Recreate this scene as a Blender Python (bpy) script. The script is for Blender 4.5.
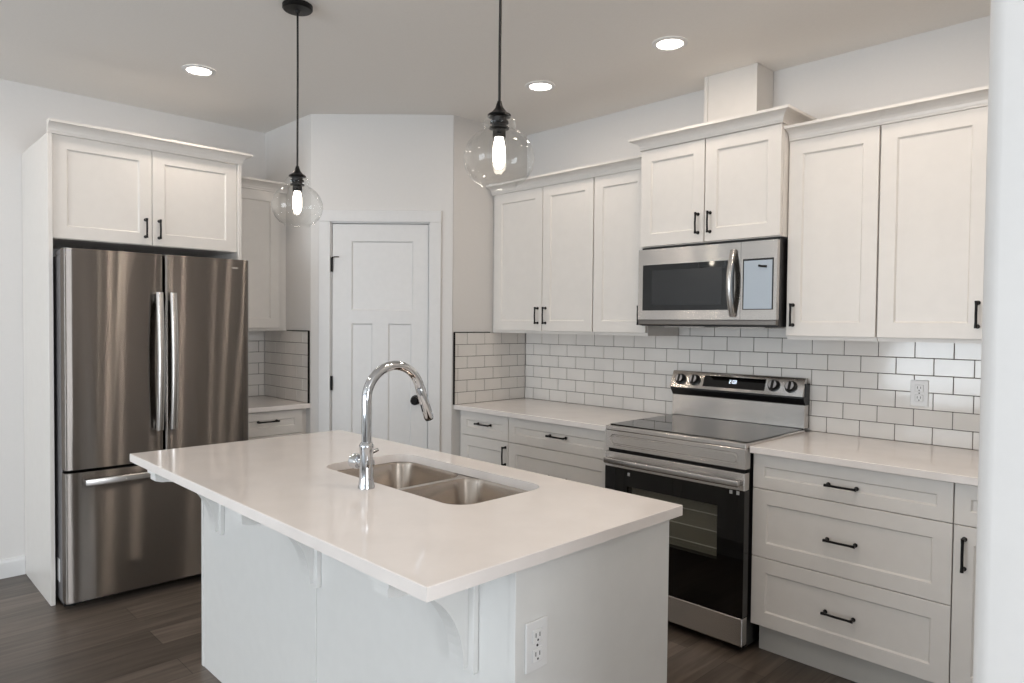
import bpy, bmesh, math, random
from mathutils import Vector, Matrix
PI = math.pi
for o in list(bpy.data.objects): bpy.data.objects.remove(o)
SC = bpy.context.scene
COL = SC.collection

# ---------------------------------------------------------------- camera
cam_data = bpy.data.cameras.new('camera'); cam = bpy.data.objects.new('camera', cam_data); COL.objects.link(cam)
yaw, pitch, roll = math.radians(45.5488), math.radians(-1.4868), math.radians(0.5309)
Fw = Vector((-math.sin(yaw)*math.cos(pitch), math.cos(yaw)*math.cos(pitch), math.sin(pitch)))
Rt = Fw.cross(Vector((0, 0, 1))).normalized(); Up = Rt.cross(Fw)
R2 = math.cos(roll)*Rt + math.sin(roll)*Up; U2 = -math.sin(roll)*Rt + math.cos(roll)*Up
m = Matrix((R2, U2, -Fw)).transposed().to_4x4(); m.translation = (4.6975, -3.4853, 1.4341)
cam.matrix_world = m
cam_data.sensor_fit = 'HORIZONTAL'; cam_data.sensor_width = 36; cam_data.lens = 36*698.5/1024
cam_data.clip_start = 0.05; cam_data.clip_end = 60
SC.camera = cam

# ---------------------------------------------------------------- world, daylight, exposure
SC.view_settings.view_transform = 'Standard'; SC.view_settings.look = 'None'
SC.view_settings.gamma = 1; SC.view_settings.use_curve_mapping = False
SC.view_settings.exposure = 0.2
W = bpy.data.worlds.new('sky'); SC.world = W; W.use_nodes = True
W.node_tree.nodes['Background'].inputs[0].default_value = (.75, .86, 1, 1)
W.node_tree.nodes['Background'].inputs[1].default_value = 1.0
CEIL = 2.7385
def area(name, loc, look, sx, sy, power, col):
    l = bpy.data.lights.new(name, 'AREA'); l.shape = 'RECTANGLE'; l.size = sx; l.size_y = sy; l.energy = power; l.color = col
    o = bpy.data.objects.new(name, l); COL.objects.link(o); o.location = loc
    o.rotation_euler = Vector(look).to_track_quat('-Z', 'Y').to_euler(); return o
# daylight entering through the windows behind and beside the camera
area('daylight_garden_window', (2.2, -9.16, 1.3), (0, 1, .7), 2.6, 2.1, 138, (.86, .94, 1))
area('daylight_patio_window', (5.5, -9.16, 1.25), (0, 1, .7), 2.8, 2.2, 50, (.86, .94, 1))
area('daylight_east_window', (8.16, -3.6, 1.45), (-1, 0, .6), 2.4, 1.5, 125, (.92, .96, 1))

# ---------------------------------------------------------------- materials
def lin(c): return tuple((x/12.92 if x <= .04045 else ((x+.055)/1.055)**2.4) for x in [v/255 for v in c])
def mat(name, col, rough=.5, metal=0, spec=.5, **kw):
    M = bpy.data.materials.new(name); M.use_nodes = True; b = M.node_tree.nodes['Principled BSDF']
    c = lin(col) if max(col) > 1.01 else col
    b.inputs['Base Color'].default_value = (*c, 1); b.inputs['Roughness'].default_value = rough
    b.inputs['Metallic'].default_value = metal; b.inputs['Specular IOR Level'].default_value = spec
    for k, v in kw.items(): b.inputs[k.replace('_', ' ')].default_value = v
    return M
def nodes(M): return M.node_tree.nodes, M.node_tree.links, M.node_tree.nodes['Principled BSDF']
def add_noise(M, scale, c1, c2, bump=0., vec=(1, 1, 1), detail=4, dist=.002, rough=None):
    n, l, b = nodes(M)
    tc = n.new('ShaderNodeTexCoord'); mp = n.new('ShaderNodeMapping'); mp.inputs['Scale'].default_value = vec
    nz = n.new('ShaderNodeTexNoise'); nz.inputs['Scale'].default_value = scale; nz.inputs['Detail'].default_value = detail
    l.new(tc.outputs['Object'], mp.inputs[0]); l.new(mp.outputs[0], nz.inputs['Vector'])
    if c1:
        cr = n.new('ShaderNodeValToRGB'); cr.color_ramp.elements[0].position = .35; cr.color_ramp.elements[1].position = .65
        cr.color_ramp.elements[0].color = (*c1, 1); cr.color_ramp.elements[1].color = (*c2, 1)
        l.new(nz.outputs['Fac'], cr.inputs[0]); l.new(cr.outputs[0], b.inputs['Base Color'])
    if bump:
        bp = n.new('ShaderNodeBump'); bp.inputs['Strength'].default_value = bump; bp.inputs['Distance'].default_value = dist
        l.new(nz.outputs['Fac'], bp.inputs['Height']); l.new(bp.outputs[0], b.inputs['Normal'])
    return M
def L(*c): return lin(c)
M_wall = add_noise(mat('wall_paint', (222, 220, 218), .55), 60, L(222, 220, 218), L(223, 221, 219), .02)
M_ceil = add_noise(mat('ceiling_paint', (240, 237, 233), .8), 120, L(239, 236, 232), L(241, 238, 234), .15)
M_trim = add_noise(mat('trim_paint', (226, 226, 226), .32), 30, L(225, 225, 225), L(227, 227, 227), .02)
M_cab = add_noise(mat('cabinet_lacquer', (228, 224, 219), .34), 20, L(227, 223, 218), L(229, 225, 220), .015)
M_isl = add_noise(mat('island_lacquer', (226, 226, 224), .36), 20, L(225, 225, 223), L(227, 227, 225), .015)
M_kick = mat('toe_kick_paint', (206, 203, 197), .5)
M_quartz = add_noise(mat('quartz', (236, 230, 226), .1), 9, L(234, 228, 224), L(238, 232, 228), 0)
M_tile = add_noise(mat('glazed_tile', (226, 223, 219), .08), 7, L(224, 221, 217), L(228, 225, 221), .12, dist=.004)
M_grout = add_noise(mat('dark_grout', (84, 78, 74), .9), 150, L(78, 72, 68), L(92, 86, 82), .1)
M_black = mat('matte_black_metal', (22, 21, 21), .38, .6)
M_blkplast = mat('black_plastic', (16, 16, 17), .35)
M_void = mat('dark_gap', (20, 18, 17), .9)
M_glassblk = mat('black_glass', (7, 7, 8), .04, 0, .55)
M_white = mat('white_plastic', (232, 232, 232), .3)
M_slot = mat('socket_slot', (70, 70, 72), .6)
M_chrome = mat('chrome', (205, 207, 210), .05, 1)
def steel(name, col, ax, ay, vec=(2, 2, 240), wav=.0):
    """horizontally brushed steel: reflections run out vertically (ax along z, ay across)"""
    M = bpy.data.materials.new(name); M.use_nodes = True; n = M.node_tree.nodes; l = M.node_tree.links; n.clear()
    out = n.new('ShaderNodeOutputMaterial'); g = n.new('ShaderNodeBsdfAnisotropic'); g.distribution = 'GGX'
    g.inputs['Color'].default_value = (*lin(col), 1)
    q = math.sqrt(ay/ax); g.inputs['Anisotropy'].default_value = 1-q; g.inputs['Roughness'].default_value = math.sqrt(ax*q); g.inputs['Rotation'].default_value = 0
    t = n.new('ShaderNodeTangent'); t.direction_type = 'RADIAL'; t.axis = 'Z'; l.new(t.outputs[0], g.inputs['Tangent'])
    tc = n.new('ShaderNodeTexCoord'); mp = n.new('ShaderNodeMapping'); mp.inputs['Scale'].default_value = vec
    nz = n.new('ShaderNodeTexNoise'); nz.inputs['Scale'].default_value = 5; nz.inputs['Detail'].default_value = 2
    mr = n.new('ShaderNodeMapRange'); mr.inputs[3].default_value = .95; mr.inputs[4].default_value = 1.05
    mx = n.new('ShaderNodeMix'); mx.data_type = 'RGBA'; mx.blend_type = 'MULTIPLY'; mx.inputs[0].default_value = 1; mx.inputs[6].default_value = (*lin(col), 1)
    l.new(tc.outputs['Object'], mp.inputs[0]); l.new(mp.outputs[0], nz.inputs['Vector']); l.new(nz.outputs['Fac'], mr.inputs[0])
    l.new(mr.outputs[0], mx.inputs[7]); l.new(mx.outputs[2], g.inputs['Color'])
    if wav:                                     # slow ripple of thin sheet metal
        w = n.new('ShaderNodeTexNoise'); w.inputs['Scale'].default_value = 2.2; w.inputs['Detail'].default_value = 1
        mw = n.new('ShaderNodeMapping'); mw.inputs['Scale'].default_value = (1, 1.6, .5)
        bp = n.new('ShaderNodeBump'); bp.inputs['Strength'].default_value = 1; bp.inputs['Distance'].default_value = wav
        l.new(tc.outputs['Object'], mw.inputs[0]); l.new(mw.outputs[0], w.inputs['Vector']); l.new(w.outputs['Fac'], bp.inputs['Height']); l.new(bp.outputs[0], g.inputs['Normal'])
    l.new(g.outputs[0], out.inputs[0]); return M
M_fridge = steel('fridge_stainless', (140, 134, 129), .34, .0065, wav=.0006)
M_steel = steel('brushed_stainless', (212, 208, 204), .22, .016)
M_steelh = steel('handle_stainless', (196, 194, 192), .10, .04)
M_sink = mat('sink_stainless', (178, 168, 158), .22, 1)
M_fside = mat('fridge_side_grey', (120, 118, 120), .45, .3)
M_bulb = mat('bulb_glow', (255, 240, 220), .5); b = M_bulb.node_tree.nodes['Principled BSDF']
b.inputs['Emission Color'].default_value = (1, .9, .76, 1); b.inputs['Emission Strength'].default_value = 22
M_can = mat('downlight_glow', (255, 246, 235), .5); b = M_can.node_tree.nodes['Principled BSDF']
b.inputs['Emission Color'].default_value = (1, .92, .82, 1); b.inputs['Emission Strength'].default_value = 14
M_led = mat('clock_glow', (230, 240, 255), .5); b = M_led.node_tree.nodes['Principled BSDF']
b.inputs['Emission Color'].default_value = (.9, .95, 1, 1); b.inputs['Emission Strength'].default_value = .9
M_paleblue = mat('pale_blue_gloss', (176, 188, 200), .12, 0, .6)  # flat pale blue gloss for the microwave keypad face
def thin_glass(name, tint, ior=1.45, bump=0.):
    M = bpy.data.materials.new(name); M.use_nodes = True; n = M.node_tree.nodes; l = M.node_tree.links; n.clear()
    out = n.new('ShaderNodeOutputMaterial'); mx = n.new('ShaderNodeMixShader'); tr = n.new('ShaderNodeBsdfTransparent')
    gl = n.new('ShaderNodeBsdfGlossy'); gl.inputs['Roughness'].default_value = .02; lw = n.new('ShaderNodeLayerWeight'); lw.inputs[0].default_value = .5; pw = n.new('ShaderNodeMath'); pw.operation = 'POWER'; pw.inputs[1].default_value = 3.8; fr = n.new('ShaderNodeMapRange'); fr.inputs[3].default_value = ((ior-1)/(ior+1))**2; fr.inputs[4].default_value = .8; l.new(lw.outputs['Facing'], pw.inputs[0]); l.new(pw.outputs[0], fr.inputs[0])
    tr.inputs[0].default_value = (*tint, 1)
    if bump:
        tc = n.new('ShaderNodeTexCoord'); nz = n.new('ShaderNodeTexNoise'); nz.inputs['Scale'].default_value = 22
        bp = n.new('ShaderNodeBump'); bp.inputs['Strength'].default_value = bump; bp.inputs['Distance'].default_value = .01
        l.new(tc.outputs['Object'], nz.inputs['Vector']); l.new(nz.outputs['Fac'], bp.inputs['Height'])
        l.new(bp.outputs[0], gl.inputs['Normal']); l.new(bp.outputs[0], lw.inputs['Normal'])
    l.new(fr.outputs[0], mx.inputs[0]); l.new(tr.outputs[0], mx.inputs[1]); l.new(gl.outputs[0], mx.inputs[2]); l.new(mx.outputs[0], out.inputs[0])
    return M
M_globe = thin_glass('clear_globe_glass', (.985, .99, .985), 1.5, .12)
M_pane = thin_glass('tinted_oven_glass', (.80, .80, .77), 1.45)
# dark grey-brown vinyl planks running along Y
M_floor = mat('vinyl_planks', (84, 76, 70), .34); n, l, b = nodes(M_floor)
tc = n.new('ShaderNodeTexCoord'); mp = n.new('ShaderNodeMapping'); mp.inputs['Rotation'].default_value = (0, 0, PI/2)
br = n.new('ShaderNodeTexBrick'); br.offset = .37
for k, v in (('Scale', 1), ('Brick Width', 1.22), ('Row Height', .18), ('Mortar Size', .0012), ('Mortar Smooth', .3), ('Bias', 0)): br.inputs[k].default_value = v
br.inputs['Color1'].default_value = (*L(80, 72, 65), 1); br.inputs['Color2'].default_value = (*L(116, 105, 96), 1); br.inputs['Mortar'].default_value = (*L(40, 36, 33), 1)
l.new(tc.outputs['Object'], mp.inputs[0]); l.new(mp.outputs[0], br.inputs['Vector'])
mp2 = n.new('ShaderNodeMapping'); mp2.inputs['Scale'].default_value = (16, 1.1, 1)
nz = n.new('ShaderNodeTexNoise'); nz.inputs['Scale'].default_value = 2.2; nz.inputs['Detail'].default_value = 8; nz.inputs['Distortion'].default_value = .6
l.new(tc.outputs['Object'], mp2.inputs[0]); l.new(mp2.outputs[0], nz.inputs['Vector'])
cr = n.new('ShaderNodeValToRGB'); cr.color_ramp.elements[0].position = .3; cr.color_ramp.elements[1].position = .7
cr.color_ramp.elements[0].color = (.62, .6, .58, 1); cr.color_ramp.elements[1].color = (1.25, 1.24, 1.22, 1)
mx = n.new('ShaderNodeMix'); mx.data_type = 'RGBA'; mx.blend_type = 'MULTIPLY'; mx.inputs[0].default_value = 1
l.new(nz.outputs['Fac'], cr.inputs[0]); l.new(br.outputs['Color'], mx.inputs[6]); l.new(cr.outputs[0], mx.inputs[7]); l.new(mx.outputs[2], b.inputs['Base Color'])
bp = n.new('ShaderNodeBump'); bp.inputs['Strength'].default_value = .25; bp.inputs['Distance'].default_value = .002
l.new(nz.outputs['Fac'], bp.inputs['Height']); l.new(bp.outputs[0], b.inputs['Normal'])

# ---------------------------------------------------------------- helpers
class Fr:                                   # a local frame: a along u, b up, c outward along n
    def __init__(s, o, u, nn): s.o, s.u, s.n = Vector(o), Vector(u).normalized(), Vector(nn).normalized()
    def P(s, a, b, c): return s.o + s.u*a + Vector((0, 0, 1))*b + s.n*c
WORLD = Fr((0, 0, 0), (1, 0, 0), (0, -1, 0))       # range wall: a = X, c = distance from the wall
FRW = WORLD
FFW = Fr((0, 0, 0), (0, 1, 0), (1, 0, 0))          # fridge wall: a = Y, c = X
XR, YR, XL, YL = 1.278, -.658, .643, -1.297
FDG = Fr((XL, YL, 0), (1, 1, 0), (1, -1, 0))       # pantry door wall
DW = (XR-XL)*math.sqrt(2)
def poly_faces(bm, loops, close=True):
    """loft rings of equal length"""
    for A, B in zip(loops, loops[1:]):
        k = len(A)
        for i in range(k if close else k-1):
            bm.faces.new((A[i], A[(i+1) % k], B[(i+1) % k], B[i]))
def box(bm, F, a0, a1, b0, b1, c0, c1, bev=0., seg=1):
    v = [bm.verts.new(F.P(a, b, c)) for a in (a0, a1) for b in (b0, b1) for c in (c0, c1)]
    fs = [(0, 1, 3, 2), (4, 6, 7, 5), (0, 4, 5, 1), (2, 3, 7, 6), (0, 2, 6, 4), (1, 5, 7, 3)]
    faces = [bm.faces.new([v[i] for i in f]) for f in fs]
    if bev:
        e = list({ed for f in faces for ed in f.edges})
        bmesh.ops.bevel(bm, geom=e, offset=bev, segments=seg, affect='EDGES', profile=.5)
def bx(x0, x1, y0, y1, z0, z1, bev=0., seg=1):
    bm = bmesh.new(); box(bm, Fr((0, 0, 0), (1, 0, 0), (0, 1, 0)), x0, x1, z0, z1, y0, y1, bev, seg); return bm
def fbx(F, a0, a1, b0, b1, c0, c1, bev=0., seg=1):
    bm = bmesh.new(); box(bm, F, a0, a1, b0, b1, c0, c1, bev, seg); return bm
def lathe(bm, cx, cy, prof, seg=32, axis=None, origin=None, caps=(True, True)):
    """prof: (r, h); default axis is up"""
    ax = Vector(axis or (0, 0, 1)).normalized(); o = Vector(origin or (cx, cy, 0))
    t = Vector((1, 0, 0)) if abs(ax.x) < .9 else Vector((0, 1, 0)); p = ax.cross(t).normalized(); q = ax.cross(p)
    rings = [[bm.verts.new(o + ax*h + (p*math.cos(2*PI*i/seg) + q*math.sin(2*PI*i/seg))*r) for i in range(seg)] for r, h in prof]
    poly_faces(bm, rings)
    if caps[0]: bm.faces.new(list(reversed(rings[0])))
    if caps[1]: bm.faces.new(rings[-1])
def cyl(F_o, axis, r, h0, h1, seg=20, ch=0.):
    bm = bmesh.new()
    pr = [(r-ch, h0), (r, h0+ch), (r, h1-ch), (r-ch, h1)] if ch else [(r, h0), (r, h1)]
    lathe(bm, 0, 0, pr, seg, axis, F_o); return bm
def tube(bm, pts, r, seg=12, caps=True):
    pts = [Vector(p) for p in pts]; rs = r if isinstance(r, (list, tuple)) else [r]*len(pts)
    rings = []; ref = None
    for i, p in enumerate(pts):
        d = (pts[min(i+1, len(pts)-1)] - pts[max(i-1, 0)]).normalized()
        if ref is None: ref = d.orthogonal().normalized()
        ref = (ref - d*ref.dot(d)).normalized(); s = d.cross(ref)
        rings.append([bm.verts.new(p + (ref*math.cos(2*PI*k/seg) + s*math.sin(2*PI*k/seg))*rs[i]) for k in range(seg)])
    poly_faces(bm, rings)
    if caps: bm.faces.new(list(reversed(rings[0]))); bm.faces.new(rings[-1])
def prism(bm, F, pts, h0, h1, plane='ac'):
    """extrude an outline: plane 'ac' = plan outline raised in z; 'cb' = side outline (c,b) run along a"""
    if plane == 'ac': A = [bm.verts.new(F.P(a, h0, c)) for a, c in pts]; B = [bm.verts.new(F.P(a, h1, c)) for a, c in pts]
    else: A = [bm.verts.new(F.P(h0, b, c)) for c, b in pts]; B = [bm.verts.new(F.P(h1, b, c)) for c, b in pts]
    poly_faces(bm, [A, B]); bm.faces.new(list(reversed(A))); bm.faces.new(B)
def obj(name, bm, m_, parent=None, smooth=False, **pr):
    bmesh.ops.recalc_face_normals(bm, faces=bm.faces)
    me = bpy.data.meshes.new(name)
    r = parent
    while r is not None and r.parent is not None: r = r.parent
    if r is not None: bmesh.ops.translate(bm, vec=-Vector(r.location), verts=bm.verts)
    bm.to_mesh(me); bm.free(); me.materials.append(m_)
    o = bpy.data.objects.new(name, me); COL.objects.link(o); o.parent = parent
    if smooth:
        for p in me.polygons: p.use_smooth = True
        me.set_sharp_from_angle(angle=math.radians(smooth if smooth is not True else 40))
    for k, v in pr.items(): o[k] = v
    return o
def thing(name, label, cat, loc, group=None):
    o = bpy.data.objects.new(name, None); COL.objects.link(o); o.location = loc; o.empty_display_size = .1
    o['label'] = label; o['category'] = cat
    if group: o['group'] = group
    return o
def tag(o, label, cat, group=None):
    o['label'] = label; o['category'] = cat
    if group: o['group'] = group
    return o
def struct(name, bm, m_, parent=None, smooth=False):
    o = obj(name, bm, m_, parent, smooth)
    if parent is None: o['kind'] = 'structure'
    return o
def shaker(F, a0, a1, b0, b1, c, th=.02, fr=.062, rec=.008, slope=.006, bm=None):
    """five-piece shaker front: flat frame, sloped inner edge, recessed flat panel"""
    bm = bm or bmesh.new(); e = .0015
    def ring(d, cc): return [bm.verts.new(F.P(x, y, cc)) for x, y in ((a0+d, b0+d), (a1-d, b0+d), (a1-d, b1-d), (a0+d, b1-d))]
    rings = [ring(0, c-th), ring(0, c-e), ring(e, c), ring(fr, c), ring(fr+slope, c-rec)]
    poly_faces(bm, rings); bm.faces.new(rings[-1]); bm.faces.new(list(reversed(rings[0]))); return bm
def pull(F, a, b, c, length, vertical, parent):
    """slim black arched bar pull with two posts and round feet"""
    bm = bmesh.new(); h = length/2; r = .0048; pr = .028
    def pt(t, cc): return F.P(a, b+t, c+cc) if vertical else F.P(a+t, b, c+cc)
    for s in (-1, 1):
        tube(bm, [pt(s*(h-.007), 0), pt(s*(h-.007), .003), pt(s*(h-.007), .0035), pt(s*(h-.007), pr)], [.0085, .0085, .0055, .0052], 12)
    tube(bm, [pt(-h, pr), pt(-h+.02, pr+.0), pt(0, pr+.002), pt(h-.02, pr), pt(h, pr)], [.0062, r, r, r, .0062], 12)
    return obj('handle', bm, M_black, parent, True)
def crown(path, prof, name, m_, parent, tops=True):
    """path: plan polyline, outward is to the right of travel; prof: (out, z) bottom to top; mitred corners"""
    pts = [Vector(p) for p in path]; bm = bmesh.new(); nr = []
    for i in range(len(pts)-1):
        d = (pts[i+1]-pts[i]).normalized(); nr.append(Vector((d.y, -d.x)))
    mit = []
    for i in range(len(pts)):
        if i == 0: mit.append(nr[0])
        elif i == len(pts)-1: mit.append(nr[-1])
        else: mit.append((nr[i-1]+nr[i])/(1+nr[i-1].dot(nr[i])))
    rings = [[bm.verts.new((*(p+mv*o), z)) for p, mv in zip(pts, mit)] for o, z in prof]
    rings.append([bm.verts.new((*(p-mv*.012), prof[-1][1])) for p, mv in zip(pts, mit)])
    rings.append([bm.verts.new((*(p-mv*.012), prof[0][1])) for p, mv in zip(pts, mit)])
    rings.append(rings[0]); poly_faces(bm, rings, close=False)
    k = len(rings)-1
    bm.faces.new([rings[j][0] for j in range(k)]); bm.faces.new([rings[j][-1] for j in reversed(range(k))])
    return obj(name, bm, m_, parent)
def crown_prof(z, out, h):
    P = [(.0, z), (.004, z), (.004, z+h*.16)]
    for i in range(6):
        t = i/5; P.append((.006+(out-.010)*(1-math.cos(t*PI/2)), z+h*(.18+.60*math.sin(t*PI/2))))
    P += [(out, z+h*.80), (out, z+h)]
    return P

# ---------------------------------------------------------------- the room
struct('floor', bx(-.12, 8.12, -9.12, .12, -.06, 0), M_floor)
struct('ceiling', bx(-.12, 8.12, -9.12, .12, CEIL, CEIL+.06), M_ceil)
struct('wall_back', bx(-.12, 8.12, 0, .12, 0, CEIL), M_wall)
struct('wall_left', bx(-.12, 0, -9.0, 0, 0, CEIL), M_wall)
struct('wall_pantry_left', bx(0, XL, YL, YL+.1, 0, CEIL), M_wall)
struct('wall_pantry_right', bx(XR-.1, XR, YR, 0, 0, CEIL), M_wall)
da0, da1, dh = .137, .744, 2.052                       # door slab on the diagonal wall
bm = bmesh.new()
box(bm, FDG, 0, da0-.02, 0, CEIL, -.1, 0); box(bm, FDG, da1+.02, DW, 0, CEIL, -.1, 0); box(bm, FDG, da0-.02, da1+.02, dh+.022, CEIL, -.1, 0)
struct('wall_pantry_front', bm, M_wall)
# wall end beside the camera, with rounded corner bead
bm = bmesh.new(); wx0, wx1, wy0 = 4.512, 4.66, -2.6; r = .018
pts = [(wx0, 0), (wx1, 0)] + [(wx1-r+r*math.cos(t), wy0+r-r*math.sin(t)) for t in [i*PI/12 for i in range(7)]] + [(wx0+r-r*math.sin(t), wy0+r-r*math.cos(t)) for t in [i*PI/12 for i in range(7)]]
prism(bm, Fr((0, 0, 0), (1, 0, 0), (0, 1, 0)), pts, 0, CEIL); struct('wall_right', bm, M_wall, smooth=True)
# outer walls with window openings behind the camera
def wall_with_holes(name, F, a0, a1, holes):
    bm = bmesh.new(); xs = a0
    for (h0, h1, z0, z1) in holes:
        box(bm, F, xs, h0, 0, CEIL, -.12, 0); box(bm, F, h0, h1, 0, z0, -.12, 0); box(bm, F, h0, h1, z1, CEIL, -.12, 0); xs = h1
    box(bm, F, xs, a1, 0, CEIL, -.12, 0); return struct(name, bm, M_wall)
FS = Fr((0, -9.0, 0), (1, 0, 0), (0, 1, 0)); FE = Fr((8, 0, 0), (0, 1, 0), (-1, 0, 0))
wall_with_holes('wall_front', FS, -.12, 8.12, [(.9, 3.5, .25, 2.35), (4.1, 6.9, .12, 2.35)])
wall_with_holes('wall_east', FE, -9.0, 0, [(-4.8, -2.4, .7, 2.2)])
def window_frame(name, F, a0, a1, b0, b1, mull):
    bm = bmesh.new(); w = .06
    for q in ((a0, a1, b0, b0+w), (a0, a1, b1-w, b1)): box(bm, F, *q, -.08, -.02)
    for a in [a0+w/2, a1-w/2] + mull: box(bm, F, a-w/2, a+w/2, b0+w, b1-w, -.08, -.02)
    return struct(name, bm, M_trim)
window_frame('window_1', FS, .9, 3.5, .25, 2.35, [2.2]); window_frame('window_2', FS, 4.1, 6.9, .12, 2.35, [5.5]); window_frame('window_3', FE, -4.8, -2.4, .7, 2.2, [-3.6])
def baseboard(name, F, a0, a1):
    bm = bmesh.new(); prism(bm, F, [(.0, 0), (.014, 0), (.014, .085), (.010, .1), (.0, .105)], a0, a1, 'cb'); struct(name, bm, M_trim)
baseboard('baseboard_left', FFW, -9.0, -2.704)
baseboard('baseboard_front', FS, 0, 4.1)
# pantry door casing and door
bm = bmesh.new(); cw = .072
for (a0, a1, b0, b1) in ((da0-.01-cw, da0-.01, 0, dh+.012), (da1+.01, da1+.01+cw, 0, dh+.012)): box(bm, FDG, a0, a1, b0, b1, 0, .016, .002)
box(bm, FDG, da0-.01-cw, da1+.01+cw, dh+.012, dh+.012+cw, 0, .018, .002)
for (a0, a1) in ((da0-.02, da0-.003), (da1+.003, da1+.02)): box(bm, FDG, a0, a1, 0, dh+.02, -.1, .001)
box(bm, FDG, da0-.02, da1+.02, dh+.004, dh+.022, -.1, .001)
struct('trim_1', bm, M_trim)
dr = bpy.data.objects.new('door_1', None); COL.objects.link(dr); dr.location = FDG.P(da0, 0, 0); dr['kind'] = 'structure'
bm = bmesh.new(); c = -.004; th = .035
def grid_door(bm, F, a0, a1, b0, b1, c, holes, rec=.009, sl=.008, th=.035):
    """flat slab whose front is cut by recessed rectangular panels"""
    A = sorted({a0, a1, *[h[0] for h in holes], *[h[1] for h in holes]}); B = sorted({b0, b1, *[h[2] for h in holes], *[h[3] for h in holes]})
    V = {(x, y): bm.verts.new(F.P(x, y, c)) for x in A for y in B}
    for i in range(len(A)-1):
        for j in range(len(B)-1):
            mx_, my_ = (A[i]+A[i+1])/2, (B[j]+B[j+1])/2
            if not any(h[0] < mx_ < h[1] and h[2] < my_ < h[3] for h in holes):
                bm.faces.new((V[A[i], B[j]], V[A[i+1], B[j]], V[A[i+1], B[j+1]], V[A[i], B[j+1]]))
    for h in holes:
        r0 = [bm.verts.new(F.P(x, y, c)) for x, y in ((h[0], h[2]), (h[1], h[2]), (h[1], h[3]), (h[0], h[3]))]
        r1 = [bm.verts.new(F.P(x, y, c-rec)) for x, y in ((h[0]+sl, h[2]+sl), (h[1]-sl, h[2]+sl), (h[1]-sl, h[3]-sl), (h[0]+sl, h[3]-sl))]
        poly_faces(bm, [r0, r1]); bm.faces.new(r1)
    bx_ = [bm.verts.new(F.P(x, y, cc)) for cc in (c-th, c) for x, y in ((a0, b0), (a1, b0), (a1, b1), (a0, b1))]
    poly_faces(bm, [bx_[:4], bx_[4:]]); bm.faces.new(bx_[:4])
grid_door(bm, FDG, da0, da1, .012, dh, c, [(.258, .648, 1.508, 1.945), (.258, .392, .24, 1.425), (.492, .640, .24, 1.425)])
obj('slab', bm, M_trim, dr)
bm = bmesh.new(); ko = FDG.P(.669, .942, c)
lathe(bm, 0, 0, [(.031, 0), (.031, .006), (.012, .009), (.011, .03), (.022, .036), (.027, .046), (.026, .056), (.018, .063)], 28, FDG.n, ko)
obj('doorknob', bm, M_black, dr, True, label='round black door knob')
for z in (.25, 1.045, 1.795):
    bm = bmesh.new(); tube(bm, [FDG.P(da0-.002, z-.045, .004), FDG.P(da0-.002, z+.045, .004)], .0075, 12)
    box(bm, FDG, da0-.010, da0+.002, z-.045, z+.045, -.003, .0022)
    if z > 1.7:
        tube(bm, [FDG.P(da0, z+.045, .006), FDG.P(da0+.02, z+.047, .02), FDG.P(da0+.048, z+.047, .022)], .0035, 8)
    obj('hinge', bm, M_black, dr, True, label='black door hinge')

# ---------------------------------------------------------------- tiled backsplashes
def backsplash(F, name, label, a0, a1, b0, b1, joint, cuts=(), trim_side=None, trim_top=None, top2=None):
    t = thing(name, label, 'backsplash', F.P((a0+a1)/2, b0, 0), 'subway tile backsplashes around the kitchen')
    pw, ph, g = .1525, .0763, .0028
    bm = bmesh.new(); box(bm, F, a0, a1, b0, b1, .0012, .0055)
    if top2: box(bm, F, top2[0], top2[1], b1, top2[2], .0012, .0055)
    obj('grout', bm, M_grout, t, label='dark grey grout')
    bm = bmesh.new(); rows = int(math.ceil(((top2[2] if top2 else b1)-b0)/ph - .02))
    for r_ in range(rows):
        z0 = b0+r_*ph+g/2; lo, hi = (a0, a1) if z0 < b1-.01 else (top2[0], top2[1])
        z1 = min(z0+ph-g, top2[2] if top2 else b1)
        off = joint + (pw/2 if r_ % 2 else 0); k = math.floor((lo-off)/pw)
        while off+k*pw < hi:
            x0 = max(off+k*pw+g/2, lo+.001); x1 = min(off+(k+1)*pw-g/2, hi-.001)
            if x1-x0 > .006: box(bm, F, x0, x1, z0, z1, .001, .009+random.uniform(-.0002, .0002), .0016)
            k += 1
    obj('tile', bm, M_tile, t)
    if trim_side is not None:
        bm = bmesh.new(); box(bm, F, trim_side-.004, trim_side+.004, b0, b1+.003, .0012, .0115)
        if trim_top: box(bm, F, *trim_top, b1, b1+.005, .0012, .0115)
        obj('edge_trim', bm, M_black, t, label='black metal edge trim')
    return t
random.seed(4)
FRR = Fr((XR, 0, 0), (0, 1, 0), (1, 0, 0)); FRL = Fr((0, YL, 0), (1, 0, 0), (0, -1, 0))
backsplash(FRW, 'backsplash', 'long white subway tile backsplash behind the stove and counters', XR+.0096, 4.505, .9145, 1.3715, 3.349-.1525*10, top2=(2.5145, 3.279, 1.4265))
backsplash(FRR, 'backsplash', 'short white tile backsplash on the side wall right of the pantry door', -.648, -.0096, .9145, 1.3715, -.008-.1525*8, trim_side=-.649, trim_top=(-.648, -.345))
backsplash(FFW, 'backsplash', 'white tile strip on the wall immediately behind the counter beside the fridge', -1.7335, YL-.0096, .9145, 1.3715, YL-.05-.1525*6)
backsplash(FRL, 'backsplash', 'short white tile backsplash on the side wall left of the pantry door', .0096, .63, .9145, 1.3715, .63-.1525*6, trim_side=.631, trim_top=(.345, .632))

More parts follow.
